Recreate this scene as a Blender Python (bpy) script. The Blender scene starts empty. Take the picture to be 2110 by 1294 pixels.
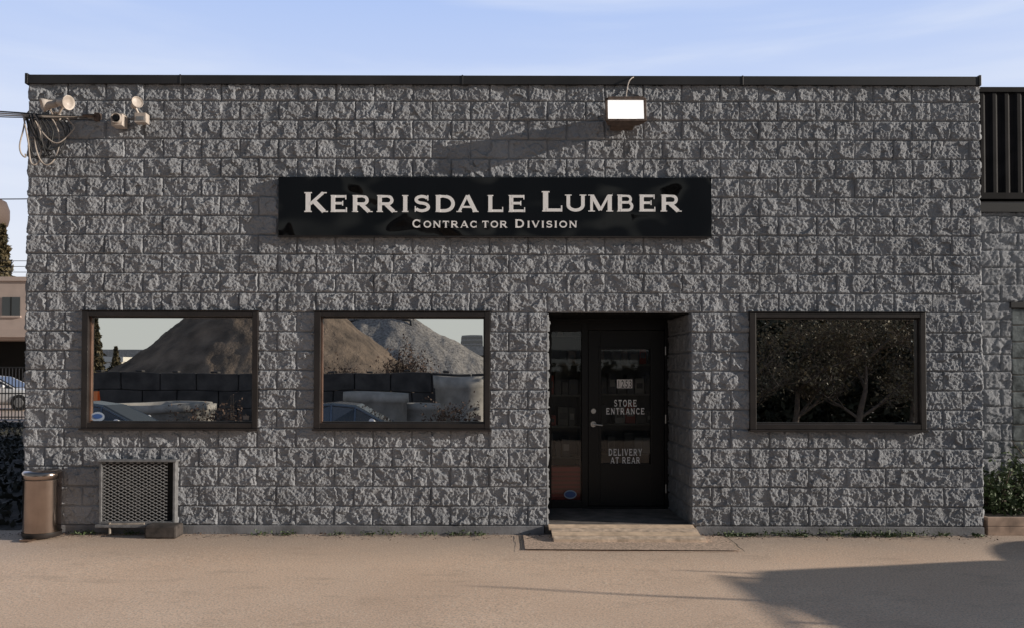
import bpy, math, random
import numpy as np
from mathutils import Vector, Matrix
random.seed(7)
SC = bpy.context.scene
R_ = math.radians

# ------------------------------------------------------------------ camera
CAMP = Vector((0.0, -9.0, 1.725))
FPX = 1758.0
PITCH = R_(1.18); ROLL = 0.0022
r0 = Vector((1, 0, 0)); u0 = Vector((0, -math.sin(PITCH), math.cos(PITCH))); fw = Vector((0, math.cos(PITCH), math.sin(PITCH)))
cr = r0 * math.cos(ROLL) + u0 * math.sin(ROLL)
cu = u0 * math.cos(ROLL) - r0 * math.sin(ROLL)
SX = 59 / FPX; SY = 114 / FPX - math.tan(PITCH)
cam = bpy.data.cameras.new("camera"); camo = bpy.data.objects.new("camera", cam)
SC.collection.objects.link(camo)
M = Matrix((cr, cu, -fw)).transposed().to_4x4(); M.translation = CAMP
camo.matrix_world = M
cam.sensor_width = 36; cam.lens = 36 * FPX / 2110
cam.shift_x = 59 / 2110; cam.shift_y = SY * FPX / 2110
cam.clip_start = 0.05; cam.clip_end = 3000
SC.camera = camo

def W(u, v, y=0.0):
    """survey: measured elevation point -> metres on the vertical plane at depth y"""
    d = cr * ((u - 1055) / FPX + SX) + cu * ((647 - v) / FPX + SY) + fw
    t = (y - CAMP.y) / d.y
    return CAMP + d * t
def WR(u, v, Y):
    """same for something standing Y metres in front of the facade, seen in the glass"""
    p = W(u, v, Y); return Vector((p.x, -Y, p.z))

# ------------------------------------------------------------------ materials
def mat(name, col, rough=0.8, metal=0.0, scale=None, var=0.15, bump=0.0, bscale=None, spec=0.5, col2=None, detail=6, emis=0):
    m = bpy.data.materials.new(name); m.use_nodes = True
    nt = m.node_tree; b = nt.nodes["Principled BSDF"]
    c = (*col, 1)
    b.inputs["Base Color"].default_value = c; b.inputs["Roughness"].default_value = rough
    b.inputs["Metallic"].default_value = metal; b.inputs["Specular IOR Level"].default_value = spec
    if emis:
        b.inputs["Emission Color"].default_value = (1, .98, .95, 1); b.inputs["Emission Strength"].default_value = emis
    if scale or bump:
        tc = nt.nodes.new("ShaderNodeTexCoord")
    if scale:
        n = nt.nodes.new("ShaderNodeTexNoise"); n.inputs["Scale"].default_value = scale; n.inputs["Detail"].default_value = detail
        nt.links.new(tc.outputs["Object"], n.inputs["Vector"])
        rp = nt.nodes.new("ShaderNodeValToRGB")
        a = tuple(max(0, x * (1 - var)) for x in col); z = tuple(x * (1 + var) for x in (col if col2 is None else col2))
        rp.color_ramp.elements[0].position = 0.3; rp.color_ramp.elements[1].position = 0.7
        rp.color_ramp.elements[0].color = (*a, 1); rp.color_ramp.elements[1].color = (*z, 1)
        nt.links.new(n.outputs["Fac"], rp.inputs["Fac"]); nt.links.new(rp.outputs["Color"], b.inputs["Base Color"])
    if bump:
        n2 = nt.nodes.new("ShaderNodeTexNoise"); n2.inputs["Scale"].default_value = bscale or 40; n2.inputs["Detail"].default_value = 8
        n2.inputs["Roughness"].default_value = 0.6
        nt.links.new(tc.outputs["Object"], n2.inputs["Vector"])
        bp = nt.nodes.new("ShaderNodeBump"); bp.inputs["Strength"].default_value = 1.0; bp.inputs["Distance"].default_value = bump
        nt.links.new(n2.outputs["Fac"], bp.inputs["Height"]); nt.links.new(bp.outputs["Normal"], b.inputs["Normal"])
    return m

M_block = mat("painted_split_block", (0.295, 0.305, 0.325), 0.85, scale=2.2, var=0.16, bump=0.014, bscale=75, spec=0.3)
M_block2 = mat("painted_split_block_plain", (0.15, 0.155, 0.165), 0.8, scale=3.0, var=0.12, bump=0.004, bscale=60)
M_found = mat("painted_footing", (0.20, 0.20, 0.21), 0.85, scale=4, var=0.35, bump=0.004, bscale=50)
M_cap = mat("dark_flashing", (0.022, 0.021, 0.022), 0.45, scale=2, var=0.4)
M_bronze = mat("bronze_frame", (0.022, 0.018, 0.017), 0.4, scale=6, var=0.3)
M_bead_sunlit = mat("sunlit_bronze_bead", (0.12, 0.07, 0.05), 0.4, scale=6, var=0.3)  # lighter bronze for the left bead only: sunlight painted into its colour
M_black = mat("black_paint", (0.005, 0.005, 0.006), 0.4, spec=.35)
M_dark = mat("dark_void", (0.01, 0.01, 0.01), 0.9)
M_rust = mat("rusty_metal", (0.10, 0.07, 0.055), 0.7, scale=30, var=0.5, bump=0.001)
M_alu = mat("worn_aluminium", (0.30, 0.30, 0.30), 0.5, 0.6, scale=15, var=0.3)
M_chrome = mat("brushed_steel", (0.38, 0.31, 0.27), 0.16, 1.0, scale=5, var=0.15)
M_cream = mat("cream_plastic", (0.48, 0.42, 0.37), 0.5, scale=12, var=0.25)
M_white = mat("white_vinyl", (0.92, 0.90, 0.89), 0.5)
M_grey_vinyl = mat("frosted_vinyl", (0.95, 0.95, 0.95), 0.6)
M_lampface = mat("lamp_lens", (0.9, 0.9, 0.9), 0.3, emis=1.0)
M_cable = mat("black_cable", (0.03, 0.03, 0.03), 0.6)
M_cable2 = mat("grey_cable", (0.38, 0.33, 0.29), 0.6)
M_wood = mat("weathered_wood", (0.74, 0.56, 0.40), 0.85, scale=9, var=0.25, bump=0.003, bscale=30)
M_deck = mat("worn_deck", (0.16, 0.14, 0.125), 0.85, scale=6, var=0.4, bump=0.003, bscale=30)
M_conc = mat("concrete", (0.30, 0.28, 0.25), 0.9, scale=3, var=0.25, bump=0.006, bscale=12)
M_dconc = mat("dark_concrete_blocks", (0.04, 0.036, 0.033), 0.9, scale=2, var=0.5, bump=0.01, bscale=8)
M_gravel = mat("gravel", (0.125, 0.092, 0.066), 0.95, scale=1.1, var=0.55, bump=0.10, bscale=6)
M_gravel2 = mat("coarse_gravel", (0.20, 0.185, 0.17), 0.95, scale=6, var=0.5, bump=0.12, bscale=5)
M_bark = mat("bark", (0.10, 0.075, 0.055), 0.9, scale=10, var=0.3)
M_leaf = mat("leaves", (0.040, 0.045, 0.018), 0.7, scale=2, var=0.5, col2=(0.12, 0.09, 0.045))
M_leafg = mat("green_leaves", (0.06, 0.09, 0.032), 0.6, scale=5, var=0.5)
M_dry = mat("dry_leaves", (0.10, 0.06, 0.04), 0.8, scale=4, var=0.5)
M_soil = mat("dark_soil", (0.035, 0.028, 0.022), 0.95, scale=3, var=0.5, bump=0.04, bscale=9)
M_beige = mat("beige_stucco", (0.50, 0.40, 0.35), 0.9, scale=1, var=0.1)
M_cglass = mat("car_glass", (0.02, 0.022, 0.025), 0.03, spec=0.9)
M_tyre = mat("tyre", (0.015, 0.015, 0.015), 0.8)
M_carb = mat("blue_grey_car_paint", (0.07, 0.09, 0.12), 0.2, 0.4)
M_carw = mat("white_car_paint", (0.6, 0.6, 0.6), 0.25)
M_card = mat("dark_car_paint", (0.03, 0.03, 0.035), 0.2, 0.3)
M_light = mat("lamp_glass", (0.6, 0.6, 0.6), 0.1)
M_cont = mat("container_paint", (0.010, 0.009, 0.010), 0.75, scale=3, var=0.5, spec=.2)
M_blue = mat("blue_sticker", (0.05, 0.12, 0.35), 0.4)
M_orange = mat("orange_plastic", (0.7, 0.2, 0.05), 0.6)

def mirror_glass():
    m = mat("reflective_glazing", (0.84, 0.84, 0.81), 0.0, 1.0)
    nt = m.node_tree; b = nt.nodes["Principled BSDF"]
    tc = nt.nodes.new("ShaderNodeTexCoord"); n = nt.nodes.new("ShaderNodeTexNoise")
    n.inputs["Scale"].default_value = 1.6; n.inputs["Detail"].default_value = 0
    nt.links.new(tc.outputs["Object"], n.inputs["Vector"])
    bp = nt.nodes.new("ShaderNodeBump"); bp.inputs["Distance"].default_value = 0.0015
    nt.links.new(n.outputs["Fac"], bp.inputs["Height"]); nt.links.new(bp.outputs["Normal"], b.inputs["Normal"])
    return m
M_mirror = mirror_glass()
def clear_glass():
    m = bpy.data.materials.new("clear_glass"); m.use_nodes = True; nt = m.node_tree; nt.nodes.clear()
    o = nt.nodes.new("ShaderNodeOutputMaterial"); mx = nt.nodes.new("ShaderNodeMixShader"); mx.inputs[0].default_value = 0.045
    t = nt.nodes.new("ShaderNodeBsdfTransparent"); t.inputs[0].default_value = (.8, .82, .8, 1)
    g = nt.nodes.new("ShaderNodeBsdfGlossy"); g.inputs["Roughness"].default_value = 0.02
    nt.links.new(t.outputs[0], mx.inputs[1]); nt.links.new(g.outputs[0], mx.inputs[2]); nt.links.new(mx.outputs[0], o.inputs[0])
    return m
M_clear = clear_glass()
def gloss_black():
    m = mat("gloss_black_panel", (0.003, 0.003, 0.0035), 0.05, spec=0.32)
    nt = m.node_tree; b = nt.nodes["Principled BSDF"]
    tc = nt.nodes.new("ShaderNodeTexCoord"); n = nt.nodes.new("ShaderNodeTexNoise")
    n.inputs["Scale"].default_value = 1.8; n.inputs["Detail"].default_value = 1
    nt.links.new(tc.outputs["Object"], n.inputs["Vector"])
    bp = nt.nodes.new("ShaderNodeBump"); bp.inputs["Distance"].default_value = 0.08
    nt.links.new(n.outputs["Fac"], bp.inputs["Height"]); nt.links.new(bp.outputs["Normal"], b.inputs["Normal"])
    return m
M_gloss = gloss_black()

# ------------------------------------------------------------------ mesh helpers
def empty(name, loc=(0, 0, 0)):
    e = bpy.data.objects.new(name, None); e.empty_display_size = 0.2; e.location = loc
    SC.collection.objects.link(e); return e
def link(o, parent=None):
    SC.collection.objects.link(o)
    if parent is not None:
        o.parent = parent; o.matrix_parent_inverse = Matrix.Translation(-parent.location)
    return o
class MB:
    def __init__(s): s.v = []; s.f = []; s.m = []; s.sm = []
    def add(s, vs, fs, mi=0, smooth=False):
        k = len(s.v); s.v += [tuple(v) for v in vs]
        for f in fs: s.f.append(tuple(k + i for i in f)); s.m.append(mi); s.sm.append(smooth)
    def box(s, x0, x1, y0, y1, z0, z1, mi=0):
        s.add([(x0, y0, z0), (x1, y0, z0), (x1, y1, z0), (x0, y1, z0), (x0, y0, z1), (x1, y0, z1), (x1, y1, z1), (x0, y1, z1)],
              [(0, 3, 2, 1), (4, 5, 6, 7), (0, 1, 5, 4), (1, 2, 6, 5), (2, 3, 7, 6), (3, 0, 4, 7)], mi)
    def cyl(s, p0, p1, r0, r1=None, seg=12, mi=0, caps=True):
        r1 = r0 if r1 is None else r1
        p0 = Vector(p0); p1 = Vector(p1); d = (p1 - p0)
        if d.length < 1e-6: return
        d.normalize(); a = d.orthogonal().normalized(); b = d.cross(a)
        vs = []
        for p, r in ((p0, r0), (p1, r1)):
            for i in range(seg):
                t = 2 * math.pi * i / seg; vs.append(p + (a * math.cos(t) + b * math.sin(t)) * r)
        s.add(vs, [(i, (i + 1) % seg, seg + (i + 1) % seg, seg + i) for i in range(seg)], mi, True)
        if caps: s.add(vs, [tuple(range(seg))[::-1], tuple(range(seg, 2 * seg))], mi)
    def lathe(s, o, d, prof, seg=20, mi=0):
        o = Vector(o); d = Vector(d).normalized(); a = d.orthogonal().normalized(); b = d.cross(a); vs = []
        for r, h in prof:
            for i in range(seg):
                t = 2 * math.pi * i / seg; vs.append(o + d * h + (a * math.cos(t) + b * math.sin(t)) * r)
        fs = []
        for j in range(len(prof) - 1):
            for i in range(seg):
                fs.append((j * seg + i, j * seg + (i + 1) % seg, (j + 1) * seg + (i + 1) % seg, (j + 1) * seg + i))
        s.add(vs, fs, mi, True)
    def build(s, name, mats, parent=None, bevel=0):
        me = bpy.data.meshes.new(name); me.from_pydata(s.v, [], s.f); me.update()
        for m in (mats if isinstance(mats, (list, tuple)) else [mats]): me.materials.append(m)
        me.polygons.foreach_set("material_index", s.m); me.polygons.foreach_set("use_smooth", s.sm)
        o = bpy.data.objects.new(name, me); link(o, parent)
        if bevel:
            b = o.modifiers.new("bevel", 'BEVEL'); b.width = bevel; b.segments = 2; b.limit_method = 'ANGLE'
        return o
def box(name, x0, x1, y0, y1, z0, z1, m, parent=None, bevel=0):
    b = MB(); b.box(x0, x1, y0, y1, z0, z1); return b.build(name, m, parent, bevel)
def tube(name, pts, r, m, parent=None, smooth=True):
    c = bpy.data.curves.new(name, 'CURVE'); c.dimensions = '3D'; c.bevel_depth = r; c.bevel_resolution = 2
    sp = c.splines.new('NURBS' if smooth else 'POLY'); sp.points.add(len(pts) - 1)
    for i, p in enumerate(pts): sp.points[i].co = (*p, 1)
    if smooth: sp.order_u = 4; sp.use_endpoint_u = True; sp.resolution_u = 8
    c.materials.append(m); o = bpy.data.objects.new(name, c); return link(o, parent)

# ------------------------------------------------------------------ numpy noise
_tab = np.random.default_rng(3).random((16, 256, 256)).astype(np.float32)
def vn(x, y, s=0):
    t = _tab[s % 16]; xi = np.floor(x).astype(int); yi = np.floor(y).astype(int)
    fx = x - xi; fy = y - yi; fx = fx * fx * (3 - 2 * fx); fy = fy * fy * (3 - 2 * fy)
    a = t[xi & 255, yi & 255]; b = t[(xi + 1) & 255, yi & 255]; c = t[xi & 255, (yi + 1) & 255]; d = t[(xi + 1) & 255, (yi + 1) & 255]
    return (a * (1 - fx) + b * fx) * (1 - fy) + (c * (1 - fx) + d * fx) * fy
def fbm(x, y, s=0, o=4):
    r = 0; a = 0.5; n = 0
    for i in range(o): r = r + a * vn(x * 2 ** i + 17.3 * i, y * 2 ** i + 5.1 * i, s + i); n += a; a *= .5
    return r / n
def hsh(i, j, s):
    return _tab[s % 16][(i * 7 + j * 31) & 255, (j * 13 + i * 3) & 255]
def facets(x, y, cell, s):
    """angular chipped facets : nearest jittered cell, each with its own tilted plane"""
    xs = x / cell; ys = y / cell; xi = np.floor(xs).astype(int); yi = np.floor(ys).astype(int)
    best = np.full(x.shape, 1e9); h = np.zeros(x.shape)
    for dx in (-1, 0, 1):
        for dy in (-1, 0, 1):
            i = xi + dx; j = yi + dy
            px = i + hsh(i, j, s); py = j + hsh(i, j, s + 1); ex = xs - px; ey = ys - py; d = ex * ex + ey * ey
            pl = (hsh(i, j, s + 2) - .5) * 1.0 + ex * (hsh(i, j, s + 3) - .5) * 2.4 + ey * (hsh(i, j, s + 4) - .5) * 2.0
            m = d < best; best = np.where(m, d, best); h = np.where(m, pl, h)
    return h

BW = 0.4064; BH = 0.2032
def ss(a, b, x):
    t = np.clip((x - a) / (b - a), 0, 1); return t * t * (3 - 2 * t)
def axis(L, res, br):
    br = sorted(set([0, L] + [b for b in br if 0 < b < L])); out = []
    for a, b in zip(br[:-1], br[1:]):
        n = max(1, int(math.ceil((b - a) / res))); out += list(np.linspace(a, b, n + 1)[:-1])
    return np.array(out + [L])
def block_wall(name, O, U, V, N, Wd, H, res, m, parent, holes=(), phase=None, seed=0, nojoint=(), amp=1.0):
    s = axis(Wd, res, [h[0] for h in holes] + [h[1] for h in holes]); t = axis(H, res, [h[2] for h in holes] + [h[3] for h in holes])
    S, T = np.meshgrid(s, t)
    row = np.floor(T / BH + 1e-6).astype(int)
    off = (row % 2) * BW / 2
    if phase is not None: off = off + phase(S, T, row)
    q = (S + off) / BW; col = np.floor(q + 1e-6).astype(int)
    fx = (q - col) * BW; ds = np.minimum(fx, BW - fx); ft = T - row * BH; dt = np.minimum(ft, BH - ft)
    for (a, lo, hi) in nojoint:
        ds = np.where((np.abs(S - a) < 0.06) & (T >= lo) & (T <= hi), 0.06, ds)
    X = S + seed * 3.7; Y = T + seed * 1.3
    # every block gets its own patch of the fracture pattern
    X = X + (hsh(row, col, 5) * 13.0); Y = Y + (hsh(row, col, 6) * 11.0)
    wx = X + 0.07 * (fbm(X * 16, Y * 16, 2, 4) - .5); wy = Y + 0.07 * (fbm(X * 16, Y * 16, 5, 4) - .5)
    chip = fbm(X * 26, Y * 26, 7, 2)
    d = np.minimum(ds, dt)
    e = ss(0.003, 0.005 + 0.024 * chip ** 1.5, d)
    f1 = facets(wx, wy, 0.115, 1); f2 = facets(wx, wy, 0.030, 6)
    big = fbm(wx * 5, wy * 5, 8, 3) - .5
    fine = fbm(X * 50, Y * 50, 11, 3) - .5
    body = 0.018 + 0.022 * big + 0.0150 * f1 + 0.0045 * f2 + 0.016 * fine
    body = body + (hsh(row, col, 10) - .5) * 0.010
    h = 0.004 + e * np.maximum(body, 0.001) * amp
    h = h - 0.005 * (1 - ss(0.0015, 0.005, d))
    O = np.array(O); U = np.array(U); V = np.array(V); N = np.array(N)
    P = O + S[..., None] * U + T[..., None] * V + h[..., None] * N
    ny, nx = S.shape
    sc = (s[:-1] + s[1:]) / 2; tcn = (t[:-1] + t[1:]) / 2; SCc, TCc = np.meshgrid(sc, tcn); keep = np.ones(SCc.shape, bool)
    for a, b, c, d2 in holes: keep &= ~((SCc > a) & (SCc < b) & (TCc > c) & (TCc < d2))
    idx = np.arange(ny * nx).reshape(ny, nx)
    q4 = np.stack([idx[:-1, :-1], idx[:-1, 1:], idx[1:, 1:], idx[1:, :-1]], -1)[keep]
    verts = P.reshape(-1, 3); quads = q4
    K = np.pad(keep, 1); sk = []
    a, b = np.where(K[1:-1, 1:] != K[1:-1, :-1]); sk += [(idx[i, j], idx[i + 1, j]) for i, j in zip(a, b)]
    a, b = np.where(K[1:, 1:-1] != K[:-1, 1:-1]); sk += [(idx[i, j], idx[i, j + 1]) for i, j in zip(a, b)]
    used = {}; ex = []; nq = []
    base = len(verts)
    for p, q_ in sk:
        for w in (p, q_):
            if w not in used: used[w] = base + len(ex); ex.append(verts[w] - N * (0.06))
        nq.append((p, q_, used[q_], used[p]))
    verts = np.vstack([verts, np.array(ex)]); quads = np.vstack([quads, np.array(nq)])
    me = bpy.data.meshes.new(name); me.vertices.add(len(verts)); me.vertices.foreach_set("co", verts.astype(np.float32).ravel())
    me.loops.add(quads.size); me.loops.foreach_set("vertex_index", quads.astype(np.int32).ravel())
    me.polygons.add(len(quads)); me.polygons.foreach_set("loop_start", np.arange(0, quads.size, 4, dtype=np.int32))
    me.update(calc_edges=True); me.materials.append(m)
    o = bpy.data.objects.new(name, me); return link(o, parent)

# ------------------------------------------------------------------ main building
ZB = W(996, 1082).z
XL = -4.815; XR = XL + 24.75 * BW
ZT = W(1000, 177).z
HW = ZT - ZB
DY = 1.09   # depth of the entrance recess
bld = empty("lumber_store_building", (0, 0, 0))
dx0, dx1 = XL + 13.5 * BW, XL + 17.25 * BW; dzt = ZB + 11 * BH
wins = [(1.5, 6.0), (7.5, 12.0), (18.75, 23.25)]
holes = [(a * BW, b * BW, 5 * BH, 11 * BH) for a, b in wins] + [(13.5 * BW, 17.25 * BW, -1, 11 * BH)]
def ph(S, T, row):
    return np.where((S > 16 * BW) & (row < 11), -0.25 * BW, 0.0)
block_wall("front_wall", (XL, 0, ZB), (1, 0, 0), (0, 0, 1), (0, -1, 0), XR - XL, HW, 0.0060, M_block, bld, holes, ph, 0,
           nojoint=[(0, -1, 9), (24.75 * BW, -1, 9), (13.5 * BW, -1, 11 * BH), (17.25 * BW, -1, 11 * BH)])
block_wall("west_side_wall", (XL, 0.0, ZB), (0, 1, 0), (0, 0, 1), (-1, 0, 0), 9, HW, 0.02, M_block, bld, seed=2, nojoint=[(0, -1, 9)])
block_wall("east_side_wall", (XR, 0.0, ZB), (0, 1, 0), (0, 0, 1), (1, 0, 0), 9, HW, 0.02, M_block, bld, seed=3, nojoint=[(0, -1, 9)])
FZ = 0.10
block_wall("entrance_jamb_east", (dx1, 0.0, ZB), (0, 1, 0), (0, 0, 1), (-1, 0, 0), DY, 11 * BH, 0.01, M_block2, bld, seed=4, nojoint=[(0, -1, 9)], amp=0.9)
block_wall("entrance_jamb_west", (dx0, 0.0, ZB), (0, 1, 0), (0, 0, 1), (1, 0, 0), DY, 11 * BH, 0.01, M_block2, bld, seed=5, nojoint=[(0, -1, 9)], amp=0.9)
box("entrance_soffit", dx0 - .02, dx1 + .02, 0.03, DY + .1, dzt, dzt + .06, M_black, bld)
box("entrance_floor", dx0 - .02, dx1 + .02, 0.0, DY + 0.1, 0.0, FZ, M_deck, bld)
b = MB(); b.box(XL - .005, dx0 - .03, -0.035, 0.25, -0.2, ZB); b.box(dx1 + .03, XR + .005, -0.035, 0.25, -0.2, ZB)
b.box(XL - .005, XL + .2, 0.25, 9, -.2, ZB); b.box(XR - .2, XR + .005, 0.25, 9, -.2, ZB)
b.build("footing", M_found, bld, 0.006)
b = MB(); b.box(XL, XR, 8.9, 9.0, 0, ZT); b.box(XL + .05, XR - .05, 0.2, 8.9, ZT - .3, ZT - .2); b.build("roof_and_rear_wall", M_block2, bld)
# parapet cap : 4 lengths with raised seams
b = MB(); cz0 = ZT - 0.005; cz1 = W(996, 160).z
xs = [XL - .02, W(375, 165).x, W(953, 165).x, W(1527, 165).x, XR + .0]
for a, c in zip(xs[:-1], xs[1:]): b.box(a + .002, c - .002, -0.055, 0.25, cz0, cz1)
for a in xs[1:-1]: b.box(a - .008, a + .008, -0.060, 0.255, cz0 - .004, cz1 + .005)
b.box(XL - .03, XL, -0.062, 0.26, cz0 - .004, cz1 + .014); b.box(XR - .02, XR + .006, -0.062, 0.26, cz0 - .004, cz1 + .014)
b.box(XL - .02, XL + .22, 0.26, 9, cz0, cz1); b.box(XR - .22, XR, 0.26, 9, cz0, cz1); b.box(XL + .23, XR - .23, 8.8, 9, cz0, cz1)
b.build("parapet_cap", M_cap, bld, 0.003)
# windows
for k, (a, c) in enumerate(wins):
    x0 = XL + a * BW; x1 = XL + c * BW; z0 = ZB + 5 * BH; z1 = ZB + 11 * BH
    b = MB(); ft = 0.056; yf = -0.055
    b.box(x0 - .01, x0 + ft, yf, 0.09, z0, z1 + .005); b.box(x1 - ft + .01, x1 + .01, yf, 0.09, z0, z1 + .005)
    b.box(x0 + ft, x1 - ft + .01, yf + .002, 0.09, z1 - ft + .01, z1 + .004); b.box(x0 + ft, x1 - ft + .01, yf + .002, 0.09, z0 + .002, z0 + ft)
    b.box(x0 - .02, x1 + .02, yf - .03, 0.0, z0 - .022, z0 - .001)      # sill flashing
    b.box(x0 - .02, x1 + .02, yf - .012, -0.02, z1 + .006, z1 + .016)     # head drip
    b.build("window_frame", M_bronze, bld, 0.004)
    b = MB(); g = 0.016   # inner bead
    X0 = x0 + ft; X1 = x1 - ft + .01; Z0 = z0 + ft; Z1 = z1 - ft + .01
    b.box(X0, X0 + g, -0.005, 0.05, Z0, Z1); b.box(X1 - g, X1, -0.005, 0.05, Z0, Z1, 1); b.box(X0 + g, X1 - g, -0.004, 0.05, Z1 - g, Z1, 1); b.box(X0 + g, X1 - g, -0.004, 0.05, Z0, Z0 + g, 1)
    b.build("window_bead", [M_bead_sunlit, M_bronze], bld)
    b = MB(); b.add([(X0, 0.02, Z0), (X1, 0.02, Z0), (X1, 0.02, Z1), (X0, 0.02, Z1)], [(0, 1, 2, 3)]); b.build("window_glass", M_mirror, bld)
    box("window_backing", X0 - .03, X1 + .03, 0.06, 0.12, Z0 - .03, Z1 + .03, M_dark, bld)

def oval(name, u, v, y, ru, rv, m, parent, seg=28):
    p = W(u, v, y); k = (y + 9) / FPX; b = MB()
    b.add([(p.x + ru * k * math.cos(2 * math.pi * i / seg), y, p.z + rv * k * math.sin(2 * math.pi * i / seg)) for i in range(seg)], [tuple(range(seg))])
    return b.build(name, m, parent)
M_pale = mat("pale_blue_sticker", (0.42, 0.50, 0.62), 0.5)
oval("window_sticker", 201, 858, 0.014, 14, 10, M_pale, bld); oval("window_sticker_centre", 201, 857, 0.010, 10, 5, M_blue, bld)
oval("door_sticker", 1175, 1018, DY - .03, 13, 9, M_pale, bld); oval("door_sticker_centre", 1175, 1018, DY - .034, 11, 6.5, M_blue, bld)
for u in (507, 985):
    p = W(u, 860, 0.014); box("window_label", p.x - .03, p.x + .03, 0.010, 0.014, p.z - .022, p.z + .022, mat("faded_label", (.2, .18, .17), .7), bld)

# ------------------------------------------------------------------ door and sidelight
def wx(u, y=DY): return W(u, 850, y).x
def wz(v, y=DY): return W(1260, v, y).z
b = MB(); y0, y1 = DY - .04, DY + .06
zt = wz(665); b.box(dx0 - .02, dx1 + .02, y0, y1, zt, dzt + .02)           # header
b.box(dx0 - .02, wx(1136), y0, y1, FZ, zt)                                  # left stile
b.box(wx(1198), wx(1211), y0, y1, FZ, zt)
b.box(wx(1369), dx1 + .02, y0, y1, FZ, zt)
b.box(wx(1136), wx(1198), y0, y1, wz(683), zt); b.box(wx(1136), wx(1198), y0, y1, FZ, wz(1030))
b.box(wx(1211), wx(1369), y0, y1, wz(679), zt)
b.box(wx(1211), wx(1369), y0 - .02, y1, FZ, FZ + .025)
b.build("door_frame", M_black, bld, 0.003)
b = MB(); L0, L1 = wx(1212), wx(1368); G0, G1 = wx(1237), wx(1341); zt2 = wz(680); zb2 = FZ + .03; gt = wz(718); gb = wz(955)
ya, yb = DY - .02, DY + .03
b.box(L0, G0, ya, yb, zb2, zt2); b.box(G1, L1, ya, yb, zb2, zt2); b.box(G0, G1, ya, yb, gt, zt2); b.box(G0, G1, ya, yb, zb2, gb)
b.box(G0 - .02, G0 + .008, ya - .012, ya + .01, gb - .02, gt + .02); b.box(G1 - .008, G1 + .02, ya - .012, ya + .01, gb - .02, gt + .02)
b.box(G0 + .008, G1 - .008, ya - .012, ya + .01, gt - .008, gt + .02); b.box(G0 + .008, G1 - .008, ya - .012, ya + .01, gb - .02, gb + .008)
b.build("door_leaf", M_black, bld, 0.002)
b = MB(); b.add([(G0, DY, gb), (G1, DY, gb), (G1, DY, gt), (G0, DY, gt)], [(0, 1, 2, 3)])
b.add([(wx(1136), DY, wz(1030)), (wx(1198), DY, wz(1030)), (wx(1198), DY, wz(683)), (wx(1136), DY, wz(683))], [(0, 1, 2, 3)])
b.build("door_glass", M_clear, bld)
b = MB(); hx = wx(1222)
b.cyl((hx, ya - .02, wz(846)), (hx, ya, wz(846)), .028, .032, 20); b.cyl((hx, ya - .03, wz(846)), (hx, ya - .02, wz(846)), .014, .016, 16)
b.cyl((hx, ya - .015, wz(873)), (hx, ya, wz(873)), .033, .036, 20); b.cyl((hx, ya - .06, wz(873)), (hx, ya, wz(873)), .012, .014, 14)
b.cyl((hx, ya - .055, wz(873)), (hx + .10, ya - .06, wz(875)), .012, .009, 12)
for v in (722, 862, 1005): b.cyl((wx(1370), ya - .025, wz(v) - .05), (wx(1370), ya - .025, wz(v) + .05), .009, None, 10)
b.build("door_hardware", mat("satin_steel", (.55, .54, .52), .35, .8), bld)

# interior with shelving
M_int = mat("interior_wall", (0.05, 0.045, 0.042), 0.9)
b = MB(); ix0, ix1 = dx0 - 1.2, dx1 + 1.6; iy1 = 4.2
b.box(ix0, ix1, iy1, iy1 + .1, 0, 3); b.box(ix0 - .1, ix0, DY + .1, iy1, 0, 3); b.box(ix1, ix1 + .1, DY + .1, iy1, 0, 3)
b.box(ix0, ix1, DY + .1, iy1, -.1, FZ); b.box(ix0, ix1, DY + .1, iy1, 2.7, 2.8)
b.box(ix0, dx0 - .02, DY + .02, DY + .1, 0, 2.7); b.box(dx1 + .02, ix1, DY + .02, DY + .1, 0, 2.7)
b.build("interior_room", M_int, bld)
cols = [(.10, .10, .09), (.30, .29, .28), (.45, .05, .04), (.04, .045, .06), (.10, .07, .05), (.05, .05, .05), (.30, .05, .035)]
pm = [mat("package_%d" % i, c, .5) for i, c in enumerate(cols)]
b = MB(); rr = random.Random(4)
for (sx0, sx1, sy) in ((wx(1100), wx(1205), 1.45), (wx(1215), wx(1420), 1.9)):
    for z in (0.28, 0.66, 1.04, 1.42, 1.8, 2.15):
        b.box(sx0, sx1, sy, sy + .4, z - .02, z, 0)
        x = sx0 + .02
        while x < sx1 - .1:
            w = rr.uniform(.05, .13); h = rr.uniform(.12, .28)
            if rr.random() < .85:
                k = rr.choice([0, 1, 6, 3, 4, 5, 3, 5, 5, 0]); yo = rr.uniform(0.01, .06); b.box(x, x + w, sy + yo, sy + .3, z + .001, z + h, k)
                b.box(x + w * .15, x + w * .85, sy + yo - .003, sy + yo, z + h * .35, z + h * .7, rr.choice([1, 5, 0]))
            x += w + rr.uniform(.005, .03)
    b.box(sx0, sx1, sy + .39, sy + .41, FZ, 2.4, 5)
    for x in (sx0, sx1): b.box(x - .015, x + .015, sy, sy + .42, FZ, 2.4, 5)
b.box(wx(1128), wx(1197), DY + .07, DY + .25, FZ + .02, wz(962, DY + .07), 2)
for i in range(8): b.box(wx(1128), wx(1197), DY + .064, DY + .07, 0.15 + i * .05, 0.172 + i * .05, 6)
b.build("shop_shelving", pm, bld)

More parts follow.
